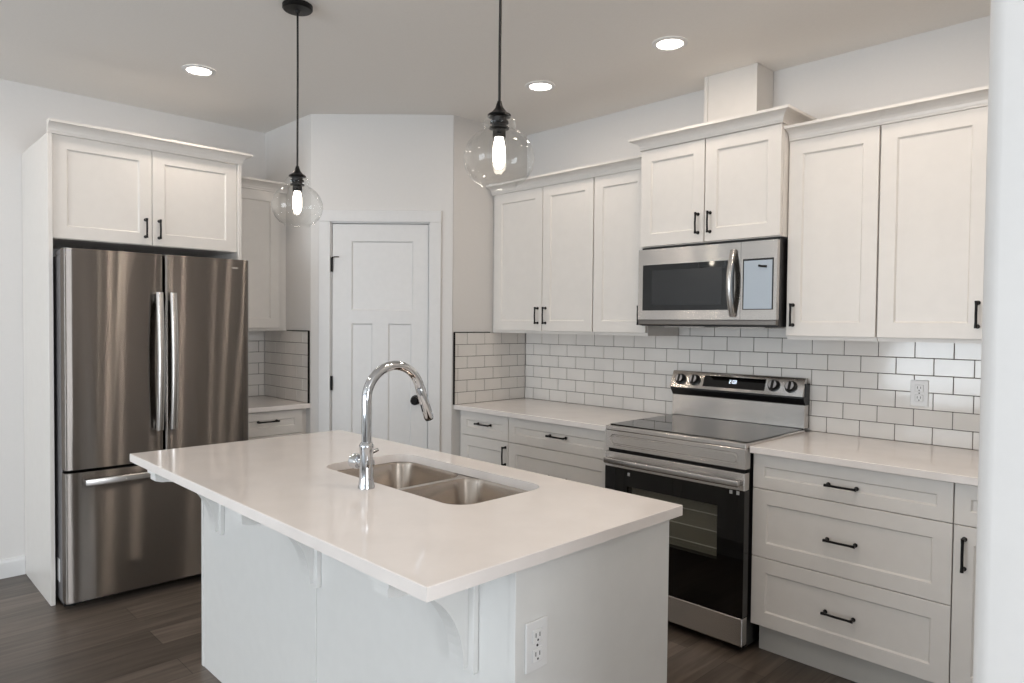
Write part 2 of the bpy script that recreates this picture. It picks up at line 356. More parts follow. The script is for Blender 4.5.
# ---------------------------------------------------------------- upper cabinets
GU = 'white shaker wall cabinets'
def carcass(F, a0, a1, b0, b1, c0, c1, parent, name='body', m_=M_cab): return obj(name, fbx(F, a0, a1, b0, b1, c0, c1), m_, parent)
def upper(F, label, a0, a1, b0, b1, doors, face, parent_extra=None, rail=True, th=.02):
    t = thing('wall_cabinet', label, 'cabinet', F.P((a0+a1)/2, b0, 0), GU)
    carcass(F, a0+.0008, a1-.0008, b0, b1, .002, face-th-.002, t)
    for (d0, d1, hs) in doors:
        d = obj('door', shaker(F, d0+.0015, d1-.0015, b0+(.017 if rail else .003), b1-.002, face), M_cab, t)
        if hs: pull(F, d0+.032 if hs < 0 else d1-.032, b0+(.017 if rail else .0)+ (.095 if rail else .095), face, .105, True, d)
    return t
ub = .333
ca = upper(FRW, 'white two-door wall cabinet beside the pantry side wall, two black pulls together', 1.31, 2.1435, 1.372, 2.277, [(1.312, 1.742, 1), (1.744, 2.142, -1)], ub)
carcass(FRW, XR+.001, 1.3095, 1.372, 2.277, .002, ub-.022, ca, 'filler_strip')
cb = upper(FRW, 'white single-door wall cabinet immediately left of the microwave', 2.145, 2.5125, 1.372, 2.277, [(2.146, 2.511, 1)], ub)
cc = upper(FRW, 'taller white two-door cabinet mounted directly above the microwave', 2.5135, 3.280, 1.842, 2.350, [(2.515, 2.892, 1), (2.894, 3.279, -1)], .40, rail=False)
cd = upper(FRW, 'white single-door wall cabinet immediately right of the microwave', 3.281, 3.670, 1.372, 2.277, [(3.283, 3.669, -1)], ub)
ce = upper(FRW, 'white single-door wall cabinet with its pull near the right wall end', 3.671, 4.068, 1.372, 2.277, [(3.673, 4.066, 1)], ub)
cf = upper(FRW, 'narrow white wall cabinet tucked beside the right end wall', 4.069, 4.508, 1.372, 2.277, [(4.070, 4.507, 0)], ub)
lo = crown_prof(2.277, .056, .060); hi = crown_prof(2.350, .048, .061)
def run_crown(x0, x1, t): crown([(x0, -ub+.004), (x1, -ub+.004)], lo, 'crown_moulding', M_cab, t)
run_crown(XR+.001, 2.1437, ca); run_crown(2.1445, 2.512, cb)
run_crown(3.2815, 3.670, cd); run_crown(3.6705, 4.068, ce); run_crown(4.0685, 4.508, cf)
crown([(2.5137, -.001), (2.5137, -.40), (3.280, -.40), (3.280, -.001)], hi, 'crown_moulding', M_cab, cc)
obj('lid_board', bx(2.52, 3.275, -.395, -.002, 2.351, 2.368), M_cab, cc)
# boxed duct cover above the microwave cabinet
t = thing('duct_cover', 'white boxed duct cover rising from microwave cabinet to ceiling', 'duct cover', (2.9, 0, 2.369))
obj('box', bx(2.756, 3.041, -.172, -.001, 2.369, CEIL-.001), M_cab, t)
for (a0, a1, e0, e1) in ((2.752, 2.772, 2.752, 2.7558), (3.025, 3.045, 3.0412, 3.045)):
    bm = bmesh.new(); box(bm, FRW, a0, a1, 2.369, CEIL-.001, .1722, .178, .001); box(bm, FRW, e0, e1, 2.369, CEIL-.001, .003, .174); obj('corner_strip', bm, M_cab, t)

# cabinets round the fridge
t = thing('fridge_cabinet', 'white two-door cabinet with crown mounted above the fridge, on tall gables', 'cabinet', (.3, -2.22, 0))
carcass(FFW, -2.6825, -1.7555, 1.837, 2.350, .002, .594, t)
obj('gable_panel', fbx(FFW, -2.703, -2.683, 0.001, 2.350, .002, .632, .001), M_cab, t)
obj('gable_panel', fbx(FFW, -1.755, -1.7355, 0.001, 2.350, .002, .632, .001), M_cab, t)
for (d0, d1, s) in ((-2.6805, -2.2215, 1), (-2.2185, -1.7575, -1)):
    d = obj('door', shaker(FFW, d0, d1, 1.839, 2.348, .616), M_cab, t)
    pull(FFW, d1-.033 if s > 0 else d0+.033, 1.927, .616, .105, True, d)
crown([(.632, -2.703), (.632, -1.7355), (.001, -1.7355)], hi, 'crown_moulding', M_cab, t)
t = thing('wall_cabinet', 'white single-door wall cabinet tucked between fridge cabinet and pantry wall', 'cabinet', (0, -1.5, 1.372), GU)
carcass(FFW, -1.7345, -1.3505, 1.372, 2.277, .002, ub-.022, t); carcass(FFW, -1.35, YL-.001, 1.372, 2.277, .002, ub-.022, t, 'filler_strip')
d = obj('door', shaker(FFW, -1.733, -1.352, 1.389, 2.275, ub), M_cab, t); pull(FFW, -1.70, 1.484, ub, .105, True, d)
crown([(ub-.004, -1.7345), (ub-.004, YL-.001)], lo, 'crown_moulding', M_cab, t)

# ---------------------------------------------------------------- base cabinets
GB = 'white shaker base cabinets'
CF = .611
def base(F, label, a0, a1, fronts, rootname='base_cabinet', fill=None, kick_end=False):
    t = thing(rootname, label, 'cabinet', F.P((a0+a1)/2, 0, 0), GB)
    carcass(F, a0+.0008, a1-.0008, .132, .884, .001, CF-.022, t)
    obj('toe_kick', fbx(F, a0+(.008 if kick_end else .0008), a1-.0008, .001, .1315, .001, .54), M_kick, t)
    for f in fronts:
        kind, d0, d1, z0, z1, hx_, hz, hl, vert = f
        d = obj(kind, shaker(F, d0, d1, z0, z1, CF, fr=.05 if z1-z0 < .18 else .062, rec=.008), M_cab, t)
        if hx_ is not None: pull(F, hx_, hz, CF, hl, vert, d)
    if fill: carcass(F, fill[0], fill[1], .132, .884, .001, CF-.022, t, 'filler_strip')
    return t
base(FRW, 'white base cabinet left end, small drawer over a door with upright pull', 1.312, 1.742,
     [('drawer', 1.314, 1.7405, .732, .878, 1.533, .812, .125, False), ('door', 1.314, 1.7405, .134, .729, 1.7205, .645, .115, True)], fill=(XR+.001, 1.3115))
base(FRW, 'white wide drawer base cabinet immediately left of the stove', 1.743, 2.5065,
     [('drawer', 1.745, 2.505, .732, .878, 2.137, .81, .13, False), ('drawer', 1.745, 2.505, .434, .729, 2.137, .58, .145, False), ('drawer', 1.745, 2.505, .134, .431, 2.137, .28, .145, False)])
base(FRW, 'white three-drawer base cabinet immediately right of the stove, three black pulls', 3.2745, 4.034,
     [('drawer', 3.2755, 4.0325, .732, .878, 3.65, .798, .122, False), ('drawer', 3.2755, 4.0325, .434, .729, 3.65, .575, .122, False), ('drawer', 3.2755, 4.0325, .134, .431, 3.648, .279, .122, False)], kick_end=True)
base(FRW, 'white base cabinet at right wall end, small drawer over door with upright pull', 4.035, 4.508,
     [('drawer', 4.0365, 4.506, .732, .878, 4.275, .798, .122, False), ('door', 4.0365, 4.506, .134, .729, 4.0705, .63, .12, True)])
base(FFW, 'small white base cabinet between the fridge and pantry wall, one drawer seen', -1.7345, -1.335,
     [('drawer', -1.733, -1.337, .732, .878, -1.567, .82, .13, False), ('door', -1.733, -1.337, .134, .729, -1.70, .64, .115, True)], fill=(-1.3345, YL-.001))
def counter(label, x0, x1, y0, y1):
    tag(obj('countertop', bx(x0, x1, y0, y1, .8845, .914, .002), M_quartz), label, 'countertop', 'white quartz wall countertops')
counter('white quartz countertop left of the stove', XR+.001, 2.5075, -.645, -.001)
counter('white quartz countertop right of the stove, ending at the right wall', 3.273, 4.508, -.645, -.001)
counter('short white quartz countertop between fridge and pantry wall', .001, .645, -1.7345, YL-.001)

# ---------------------------------------------------------------- island
IX0, IX1, IY0, IY1 = 1.7288, 3.6137, -2.6502, -1.7246
bx0, bx1, yf, yb = 1.752, 3.598, -2.385, -1.768
t = thing('kitchen_island', 'white kitchen island base with curved corbels under the overhang', 'island', ((bx0+bx1)/2, (yf+yb)/2, 0))
bm = bmesh.new()
FI = Fr((0, 0, 0), (1, 0, 0), (0, 1, 0))
# open-topped shell leaves room for the sink bowls
box(bm, FI, bx0+.02, bx1-.02, .001, .8835, yf, yf+.02)
box(bm, FI, bx0+.02, bx1-.02, .11, .8835, yb-.02, yb); box(bm, FI, bx0+.02, bx1-.02, .001, .11, yb-.09, yb-.07); box(bm, FI, bx0+.02, bx1-.02, .11, .13, yf+.02, yb-.02)
obj('body', bm, M_isl, t)
obj('end_panel', bx(bx0, bx0+.0195, yf-.003, yb, .001, .8835, .001), M_isl, t)
obj('end_panel', bx(bx1-.0195, bx1, yf-.003, yb, .001, .8835, .001), M_isl, t)
obj('batten', bx(2.662, 2.702, yf-.005, yf-.0002, .001, .60, .001), M_isl, t)
FB = Fr((0, yb, 0), (-1, 0, 0), (0, 1, 0)); wn = (bx1-bx0-.044)/4
for k in range(4):
    a0 = -(bx1-.022)+k*wn
    d = obj('door', shaker(FB, a0+.0015, a0+wn-.0015, .134, .878, .021), M_isl, t)
    pull(FB, a0+(wn-.035 if k % 2 == 0 else .035), .79, .021, .115, True, d)
for cx_ in (1.935, 2.682, 3.424):
    bm = bmesh.new(); w = .048; F0 = Fr((0, yf, 0), (1, 0, 0), (0, -1, 0))
    box(bm, F0, cx_-w, cx_+w, .60, .883, .0006, .016, .001)              # back plate
    box(bm, F0, cx_-w+.008, cx_+w-.008, .865, .883, .016, .252, .001)      # top plate
    P = [(.016, .862), (.245, .862), (.245, .842)]
    for i in range(15):
        s = i/14; ang = s*PI/2
        P.append((.016+.012+ (.195)*(1-math.sin(ang))**1.0, .612+(.223)*(math.cos(ang)) ))
    P += [(.016, .612)]
    prism(bm, F0, P, cx_-.027, cx_+.027, 'cb')
    obj('corbel', bm, M_isl, t)
# duplex outlet on the island end
def outlet(F, a, b, c, label):
    t = thing('wall_outlet', label, 'outlet', F.P(a, b, c), 'white duplex outlets')
    obj('plate', fbx(F, a-.036, a+.036, b-.058, b+.058, c, c+.006, .0025, 2), M_white, t)
    bm = bmesh.new(); box(bm, F, a-.017, a+.017, b+.006, b+.038, c+.006, c+.0085, .002); box(bm, F, a-.017, a+.017, b-.038, b-.006, c+.006, c+.0085, .002)
    obj('receptacle', bm, M_white, t)
    bm = bmesh.new()
    for zz in (b+.022, b-.022):
        for dx_ in (-.007, .006): box(bm, F, a+dx_-.0012, a+dx_+.0012, zz-.002, zz+.008, c+.0085, c+.0089)
        lathe(bm, 0, 0, [(.0028, 0), (.0028, .0004)], 10, F.n, F.P(a, zz-.009, c+.0085))
    lathe(bm, 0, 0, [(.003, 0), (.003, .0012)], 10, F.n, F.P(a, b, c+.006))
    obj('slots', bm, M_slot, t, label='dark outlet slots')
FIE = Fr((bx1, 0, 0), (0, 1, 0), (1, 0, 0))
outlet(FIE, -2.322, .692, .0002, 'white duplex outlet on the end panel of the island')
outlet(FRW, 3.753, 1.14, .0094, 'white duplex outlet on the tiled backsplash')

# slab with rounded sink cutout
def rrect(x0, x1, y0, y1, r, seg=8):
    out = []
    for cx_, cy_, s in ((x1-r, y1-r, 0), (x0+r, y1-r, 1), (x0+r, y0+r, 2), (x1-r, y0+r, 3)):
        for i in range(seg+1):
            a = (s+i/seg)*PI/2; out.append((cx_+r*math.cos(a), cy_+r*math.sin(a)))
    return out
def plate_with_holes(bm, outer, holes, z0, z1):
    def layer(z):
        loops = [[bm.verts.new((x, y, z)) for x, y in lp] for lp in [outer]+holes]; ed = []
        for lp in loops:
            for i in range(len(lp)): ed.append(bm.edges.new((lp[i], lp[(i+1) % len(lp)])))
        bmesh.ops.triangle_fill(bm, use_beauty=True, use_dissolve=False, edges=ed); return loops
    A = layer(z0)
    if z1 is None: return
    B = layer(z1)
    for p, q in zip(A, B): poly_faces(bm, [p, q])
SX0, SX1, SY0, SY1 = 2.418, 3.200, -2.222, -1.845
bm = bmesh.new(); plate_with_holes(bm, [(IX0, IY0), (IX1, IY0), (IX1, IY1), (IX0, IY1)], [rrect(SX0, SX1, SY0, SY1, .075)], .884, .914)
bmesh.ops.recalc_face_normals(bm, faces=bm.faces)
oe = [e for e in bm.edges if e.calc_length() > .8 and abs(e.verts[0].co.z-.914) < 1e-5 and abs(e.verts[1].co.z-.914) < 1e-5 and (abs(e.verts[0].co.x-e.verts[1].co.x) < 1e-6 or abs(e.verts[0].co.y-e.verts[1].co.y) < 1e-6)]
bmesh.ops.bevel(bm, geom=oe, offset=.0018, segments=1, affect='EDGES')
tag(obj('island_countertop', bm, M_quartz), 'large white quartz slab on the island with a sink cutout', 'countertop')
# sink
t = thing('kitchen_sink', 'double-bowl stainless undermount sink set in the island', 'sink', (2.786, -2.03, .70))
bowls = ((SX0-.004, 2.792, SY0-.004, SY1+.004), (2.814, SX1+.004, SY0-.004, SY1+.004))
bm = bmesh.new(); plate_with_holes(bm, [(SX0-.03, SY0-.03), (SX1+.03, SY0-.03), (SX1+.03, SY1+.03), (SX0-.03, SY1+.03)], [rrect(*b_, .075) for b_ in bowls], .8825, None)
obj('rim', bm, M_sink, t)
for b_ in bowls:
    bm = bmesh.new(); rings = []
    for ins, z, r in ((0, .8825, .075), (.004, .872, .073), (.012, .74, .07), (.022, .715, .065), (.045, .703, .05), (.09, .70, .03)):
        rings.append([bm.verts.new((x, y, z)) for x, y in rrect(b_[0]+ins, b_[1]-ins, b_[2]+ins, b_[3]-ins, r)])
    poly_faces(bm, rings); bm.faces.new(rings[-1]); bw = obj('bowl', bm, M_sink, t, True)
    bm = bmesh.new(); lathe(bm, (b_[0]+b_[1])/2, (b_[2]+b_[3])/2, [(.045, .7005), (.044, .7035), (.036, .7035), (.034, .7012), (.004, .7012)], 28); obj('drain', bm, M_chrome, bw, True)
# faucet
t = thing('kitchen_faucet', 'tall chrome gooseneck pull-down faucet on the island countertop', 'faucet', (2.824, -2.287, .914))
fx, fy = 2.827, -2.284
bm = bmesh.new(); lathe(bm, fx, fy, [(.0265, .9145), (.0265, .919), (.0245, .926), (.0215, .95), (.0205, 1.02), (.0215, 1.035), (.0225, 1.045), (.0225, 1.05), (.0185, 1.056), (.0165, 1.06)], 36)
obj('base', bm, M_chrome, t, True)
bm = bmesh.new(); R = .105; cz = 1.19; cy_ = fy+R
pts = [(fx, fy, 1.06), (fx, fy, 1.12), (fx, fy, cz)] + [(fx, cy_-R*math.cos(a), cz+R*math.sin(a)) for a in [PI*i/27 for i in range(1, 25)]]
tube(bm, pts, .0155, 24); obj('neck', bm, M_chrome, t, True)
a = PI*24/27; e0 = Vector((fx, cy_-R*math.cos(a), cz+R*math.sin(a))); dirn = Vector((0, math.sin(a)*1.0, math.cos(a))).normalized()
bm = bmesh.new(); tube(bm, [e0, e0+dirn*.012, e0+dirn*.014, e0+dirn*.06, e0+dirn*.115, e0+dirn*.122], [.0158, .0160, .0168, .0162, .0172, .0155], 24)
hd = obj('spray_head', bm, M_chrome, t, True)
bm = bmesh.new(); tube(bm, [e0+dirn*.1222, e0+dirn*.126], [.0145, .0135], 20); obj('nozzle', bm, M_blkplast, hd, True, label='black spray nozzle')
bm = bmesh.new(); tube(bm, [e0+dirn*.07+Vector((0, -.0150, 0)), e0+dirn*.095+Vector((0, -.0155, 0))], .004, 10); obj('spray_button', bm, M_blkplast, hd, True, label='dark spray button')
bm = bmesh.new(); lathe(bm, 0, 0, [(.016, -.02), (.016, .028), (.0225, .031), (.024, .037), (.024, .058), (.020, .062)], 28, (-1, -.15, 0), (fx, fy, .993)); obj('handle_hub', bm, M_chrome, t, True)
bm = bmesh.new(); tube(bm, [(fx-.052, fy-.008, .998), (fx-.053, fy+.02, 1.004), (fx-.05, fy+.062, 1.016), (fx-.048, fy+.075, 1.02)], [.008, .0065, .006, .0055], 12); obj('lever', bm, M_chrome, t, True)

# ---------------------------------------------------------------- fridge
t = thing('refrigerator', 'tall stainless french-door refrigerator with bottom freezer drawer', 'refrigerator', (.4, -2.217, 0))
f0, f1, FX = -2.672, -1.763, .805
obj('case', fbx(FFW, f0+.004, f1-.004, .03, 1.748, .02, .715, .002), M_fside, t, label='grey painted fridge case')
obj('toe_grille', fbx(FFW, f0+.012, f1-.012, .008, .05, .60, .70), M_blkplast, t)
for yy in (f0+.05, f1-.05):
    bm = bmesh.new(); lathe(bm, .68, yy, [(.018, .0005), (.018, .03)], 14); obj('foot', bm, M_blkplast, t)
def bowed(F, a0, a1, b0, b1, c0, c1, sag, edge=.012, n_=14):
    """door slab with a gently bowed front and rounded vertical edges"""
    P = [(a0, c0)]
    for i in range(5):
        th_ = PI/2*i/4; P.append((a0+edge*(1-math.cos(th_)), c1-sag-edge+edge*math.sin(th_)))
    for i in range(1, n_):
        s = i/n_; x = a0+edge+(a1-a0-2*edge)*s; P.append((x, c1-sag+sag*(1-(2*s-1)**2)))
    for i in range(5):
        th_ = PI/2*(1-i/4); P.append((a1-edge*(1-math.cos(th_)), c1-sag-edge+edge*math.sin(th_)))
    P.append((a1, c0)); bm = bmesh.new(); prism(bm, F, P, b0, b1); return bm
sp = -2.2185
doors = []
for (a0, a1) in ((f0, sp-.004), (sp+.004, f1)):
    doors.append(obj('door', bowed(FFW, a0, a1, .700, 1.778, .728, FX, .010), M_fridge, t, 30))
fz = obj('freezer_drawer', bowed(FFW, f0, f1, .048, .684, .728, FX, .010), M_fridge, t, 30)
bm = bmesh.new(); box(bm, FFW, f0+.006, f1-.006, .052, 1.77, .7155, .7275); obj('door_gasket', bm, M_void, t, label='dark rubber gap behind the doors')
for yy in (f0+.045, f1-.045):
    bm = bmesh.new(); box(bm, FFW, yy-.04, yy+.04, 1.7485, 1.776, .60, .725, .004); obj('hinge_cover', bm, M_fside, t)
for d, yy in ((doors[0], -2.254), (doors[1], -2.187)):
    bm = bmesh.new(); P = []
    for i in range(15):
        s = i/14; P.append((FX+.030+.022*math.sin(PI*s), .862+(1.578-.862)*s))
    w = .0165
    rings = []
    for (x, z) in P:
        rings.append([bm.verts.new((x+dx_, yy+dy_, z)) for dx_, dy_ in ((-.008, -w), (.004, -w), (.008, -w+.006), (.008, w-.006), (.004, w), (-.008, w))])
    poly_faces(bm, rings); bm.faces.new(rings[0][::-1]); bm.faces.new(rings[-1])
    for z in (.885, 1.555): box(bm, FFW, yy-.012, yy+.012, z-.02, z+.02, FX-.002, FX+.030, .002)
    obj('handle', bm, M_steelh, d, 50, label='vertical stainless bar handle')
bm = bmesh.new(); box(bm, FFW, -2.597, -1.84, .622, .656, FX+.032, FX+.050, .005, 2)
for yy in (-2.575, -1.862): box(bm, FFW, yy-.018, yy+.018, .628, .650, FX-.004, FX+.034, .002)
obj('handle', bm, M_steelh, fz, 50, label='horizontal stainless bar handle')
obj('badge', fbx(FFW, -1.882, -1.828, 1.726, 1.734, FX-.0055, FX-.0035), M_steelh, doors[1], label='tiny pale brand badge')
obj('energy_sticker', fbx(Fr((0, f0+.004, 0), (1, 0, 0), (0, -1, 0)), .60, .66, .12, .235, .0002, .001), M_white, t, label='white paper sticker low on the fridge side')

# ---------------------------------------------------------------- range
rx0, rx1 = 2.5120, 3.2705; rc = (rx0+rx1)/2
t = thing('electric_range', 'stainless freestanding electric range with black glass cooktop', 'range', (rc, -.33, 0))
obj('body', fbx(FRW, rx0+.004, rx1-.004, .03, .902, .025, .628), M_blkplast, t, label='black side panels')
for xx in (rx0+.05, rx1-.05):
    for cc_ in (.08, .58):
        bm = bmesh.new(); lathe(bm, xx, -cc_, [(.016, .0005), (.016, .03)], 12); obj('foot', bm, M_blkplast, t)
bm = bmesh.new(); box(bm, FRW, rx0, rx1, .902, .9245, .06, .672, .004, 2); obj('cooktop_frame', bm, M_steel, t)
ck = obj('cooktop', fbx(FRW, rx0+.006, rx1-.006, .9247, .929, .066, .640, .0015), M_glassblk, t, label='black ceramic glass cooktop')
M_ring = mat('burner_ring_print', (58, 58, 60), .15)
for (xx, cc_, r_) in ((rx0+.20, .49, .115), (rx1-.20, .49, .095), (rx0+.20, .22, .08), (rx1-.20, .22, .09)):
    bm = bmesh.new(); lathe(bm, xx, -cc_, [(r_-.0012, .9291), (r_+.0012, .9291)], 48, caps=(False, False)); obj('burner_ring', bm, M_ring, ck)
# control fascia with pressed oblong
bm = bmesh.new(); fb0, fb1 = .812, .9015
def orect(a0, a1, b0, b1, r, cc_): return [bm.verts.new(FRW.P(x, y, cc_)) for x, y in rrect(a0, a1, b0, b1, r, 5)]
R_ = [orect(rx0, rx1, fb0, fb1, .003, .6285), orect(rx0, rx1, fb0, fb1, .003, .672), orect(rx0+.002, rx1-.002, fb0+.002, fb1-.002, .003, .674),
      orect(rx0+.034, rx1-.034, fb0+.016, fb1-.018, .018, .674), orect(rx0+.037, rx1-.037, fb0+.019, fb1-.021, .016, .6700), orect(rx0+.042, rx1-.042, fb0+.024, fb1-.026, .013, .6700), orect(rx0+.045, rx1-.045, fb0+.027, fb1-.029, .011, .6730)]
poly_faces(bm, R_); bm.faces.new(R_[-1]); bm.faces.new(R_[0][::-1]); obj('front_fascia', bm, M_steel, t)
# oven door: black glass face with a see-through window, steel top band
od = bpy.data.objects.new('oven_door', None)
wx0, wx1, wz0, wz1 = 2.651, 3.141, .392, .634
bm = bmesh.new(); A = [rx0+.002, wx0, wx1, rx1-.002]; B = [.166, wz0, wz1, .718]
for i in range(3):
    for j in range(3):
        if (i, j) != (1, 1): box(bm, FRW, A[i], A[i+1], B[j], B[j+1], .6295, .672)
bmesh.ops.remove_doubles(bm, verts=bm.verts, dist=1e-5)
od = obj('oven_door', bm, M_glassblk, t, label='black glass oven door')
obj('window', fbx(FRW, wx0+.001, wx1-.001, wz0+.001, wz1-.001, .664, .667), M_pane, od)
M_cav = mat('oven_enamel', (158, 155, 149), .5)
bm = bmesh.new(); box(bm, FRW, wx0, wx1, wz0, wz1, .629, .6305); obj('inner_liner', bm, M_cav, od)
bm = bmesh.new()
for z in (.43, .505, .58): tube(bm, [FRW.P(wx0+.003, z, .640), FRW.P(wx1-.003, z, .640)], .0028, 8)
obj('oven_rack', bm, mat('rack_wire', (225, 225, 222), .35), od)
obj('top_band', fbx(FRW, rx0+.002, rx1-.002, .7185, .796, .6295, .675, .003, 2), M_steel, od)
bm = bmesh.new(); box(bm, FRW, rx0+.02, rx1-.012, .740, .768, .700, .714, .006, 3)
for xx in (rx0+.03, rx1-.03): box(bm, FRW, xx-.016, xx+.016, .742, .766, .674, .704, .003)
obj('handle', bm, M_steelh, od, 40, label='long stainless oven handle')
M_tape = mat('clear_tape', (190, 190, 190), .3)
for (xx, z) in ((3.205, .707), (3.238, .707), (2.66, .695)): obj('tape_tab', fbx(FRW, xx-.007, xx+.007, z-.008, z+.008, .672, .6726), M_tape, od, label='small pale tape tab')
obj('storage_drawer', fbx(FRW, rx0+.002, rx1-.002, .040, .162, .6295, .674, .003, 2), M_steel, t)
obj('vent_gap', fbx(FRW, rx0+.01, rx1-.01, .797, .811, .6285, .655), M_void, t)
# backguard
bg = obj('backguard', fbx(FRW, rx0+.003, rx1-.003, .9295, 1.045, .02, .066, .002), M_steel, t)
obj('backguard_side', fbx(FRW, rx0+.001, rx1-.004, .930, 1.150, .010, .056), M_blkplast, bg)
bm = bmesh.new(); prism(bm, FRW, [(.0565, 1.045), (.064, 1.046), (.086, 1.078), (.086, 1.086), (.0565, 1.086)], rx0+.003, rx1-.003, 'cb')
obj('shadow_gap_fill', bm, M_blkplast, bg)  # black fill stands in for the shadow gap under the control panel
# sloped control panel: local frame on the slope
p0, p1 = Vector((0, -.090, 1.083)), Vector((0, -.052, 1.172))
bm = bmesh.new(); prism(bm, FRW, [(.0565, 1.087), (.088, 1.087), (.090, 1.0875), (.054, 1.172), (.050, 1.176), (.022, 1.176), (.022, 1.151), (.0565, 1.151)], rx0, rx1-.008, 'cb')
cp = obj('control_panel', bm, M_steel, bg)
sn = Vector((0, -(1.172-1.0875), -(.090-.054)))          # outward normal of the slope
sn = Vector((0, -(1.172-1.0875), (.090-.054))).normalized(); su = Vector((0, (.090-.054), 1.172-1.0875)).normalized()
def SP(x, s, h=0): return Vector((x, -.090, 1.0875)) + su*s + sn*h
def slopebox(x0, x1, s0, s1, h0, h1):
    bm = bmesh.new(); v = [bm.verts.new(SP(x, s, h)) for x in (x0, x1) for s in (s0, s1) for h in (h0, h1)]
    for f in [(0, 1, 3, 2), (4, 6, 7, 5), (0, 4, 5, 1), (2, 3, 7, 6), (0, 2, 6, 4), (1, 5, 7, 3)]: bm.faces.new([v[i] for i in f])
    return bm
obj('display', slopebox(2.715, 3.065, .016, .078, .0003, .0016), M_glassblk, cp, label='black glass clock display')
SEG = {'2': 'abged', '0': 'abcdef', '8': 'abcdefg'}
def segs(ch, x0, s0, w, h, k=.0022):
    q = {'a': (x0, x0+w, s0+h-k, s0+h), 'g': (x0, x0+w, s0+h/2-k/2, s0+h/2+k/2), 'd': (x0, x0+w, s0, s0+k), 'f': (x0, x0+k, s0+h/2, s0+h),
         'b': (x0+w-k, x0+w, s0+h/2, s0+h), 'e': (x0, x0+k, s0, s0+h/2), 'c': (x0+w-k, x0+w, s0, s0+h/2)}
    return [q[c_] for c_ in SEG[ch]]
x_ = 2.866
for ch in ('2', ':', '0', '8'):
    rects = [(x_, x_+.0025, .045, .048), (x_, x_+.0025, .055, .058)] if ch == ':' else segs(ch, x_, .042, .0095, .019)
    bm = bmesh.new()
    for q in rects:
        v = [bm.verts.new(SP(x, s_, h)) for x in q[:2] for s_ in q[2:] for h in (.0017, .0020)]
        for f in [(0, 1, 3, 2), (4, 6, 7, 5), (0, 4, 5, 1), (2, 3, 7, 6), (0, 2, 6, 4), (1, 5, 7, 3)]: bm.faces.new([v[i] for i in f])
    obj('clock_digit', bm, M_led, cp, label='glowing white clock digit'); x_ += .0055 if ch == ':' else .013
M_knobf = mat('knob_face', (185, 185, 187), .4, .6)
for xx in (2.572, 2.660, 3.112, 3.200):
    bm = bmesh.new(); lathe(bm, 0, 0, [(.031, .0005), (.031, .004), (.0265, .006), (.025, .022), (.022, .025)], 32, sn, SP(xx, .047))
    kb = obj('knob', bm, M_blkplast, cp, True, label='round black control knob')
    bm = bmesh.new(); o_ = SP(xx, .047)
    for s in (-1, 1):
        pts_ = [(math.cos(th_)*.021, math.sin(th_)*.021) for th_ in [(-70+14*i)*PI/180 for i in range(11)]]
        A_ = [bm.verts.new(o_+Vector((1, 0, 0))*(s*px)+su*py+sn*.0252) for px, py in pts_]; bm.faces.new(A_)
    obj('knob_face', bm, M_knobf, kb)

# ---------------------------------------------------------------- microwave
t = thing('microwave', 'stainless over-the-range microwave with dark window and pale blue control panel', 'microwave', (2.893, -.2, 1.43))
mx0, mx1, mz0, mz1, mf = 2.5165, 3.2735, 1.449, 1.826, .412
obj('body', fbx(FRW, mx0+.003, mx1-.001, 1.428, 1.838, .010, .385, .002), M_blkplast, t, label='black microwave housing')
dv = 3.098
def frame_bm(a0, a1, b0, b1, h, c0, c1):
    bm = bmesh.new()
    box(bm, FRW, a0, a1, b0, h[2], c0, c1); box(bm, FRW, a0, a1, h[3], b1, c0, c1); box(bm, FRW, a0, h[0], h[2], h[3], c0, c1); box(bm, FRW, h[1], a1, h[2], h[3], c0, c1)
    bmesh.ops.remove_doubles(bm, verts=bm.verts, dist=1e-5); return bm
dr_ = obj('door', frame_bm(mx0, dv-.0015, mz0+.012, mz1, (2.545, 3.066, 1.508, 1.745), .387, mf), M_steel, t)
obj('window', fbx(FRW, 2.5455, 3.0655, 1.5085, 1.7445, .39, mf-.002), M_glassblk, dr_, label='dark glass window')
obj('window_mesh', fbx(FRW, 2.60, 3.00, 1.535, 1.715, mf-.0019, mf-.0014), mat('dark_door_screen', (38, 40, 42), .25), dr_)
bm = bmesh.new(); P = []
for i in range(17):
    s = i/16; P.append((mf+.012+.034*math.sin(PI*s), 1.475+(1.792-1.475)*s))
rings = [[bm.verts.new((3.062+dx_, -(c_+dc), z)) for dx_, dc in ((-.014, -.006), (-.012, .004), (-.006, .008), (.006, .008), (.012, .004), (.014, -.006))] for c_, z in P]
poly_faces(bm, rings); bm.faces.new(rings[0][::-1]); bm.faces.new(rings[-1])
for z in (1.484, 1.783): box(bm, FRW, 3.052, 3.072, z-.01, z+.01, mf-.001, mf+.012)
obj('handle', bm, M_steelh, dr_, 40, label='curved vertical stainless handle')
cp = obj('control_panel', frame_bm(dv, mx1, mz0+.012, mz1, (3.108, 3.258, 1.508, 1.745), .387, mf), M_steel, t)
obj('keypad', fbx(FRW, 3.1085, 3.2575, 1.5085, 1.7445, .39, mf-.002), M_glassblk, cp)
obj('keypad_face', fbx(FRW, 3.113, 3.250, 1.512, 1.736, mf-.0019, mf-.0011), M_paleblue, cp, label='pale blue keypad face')  # thin pale blue plate in front of the dark keypad
bm = bmesh.new(); tube(bm, [FRW.P(3.185, 1.712, mf-.001), FRW.P(3.20, 1.708, mf-.001), FRW.P(3.225, 1.706, mf-.001)], .0055, 8); obj('dark_tab', bm, M_blkplast, cp)  # small dark mark on the pale blue plate
obj('vent_strip', fbx(FRW, mx0, mx1, mz0-.014, mz0+.0115, .387, mf-.002, .003), mat('grey_vent_strip', (120, 116, 112), .35, .8), t)
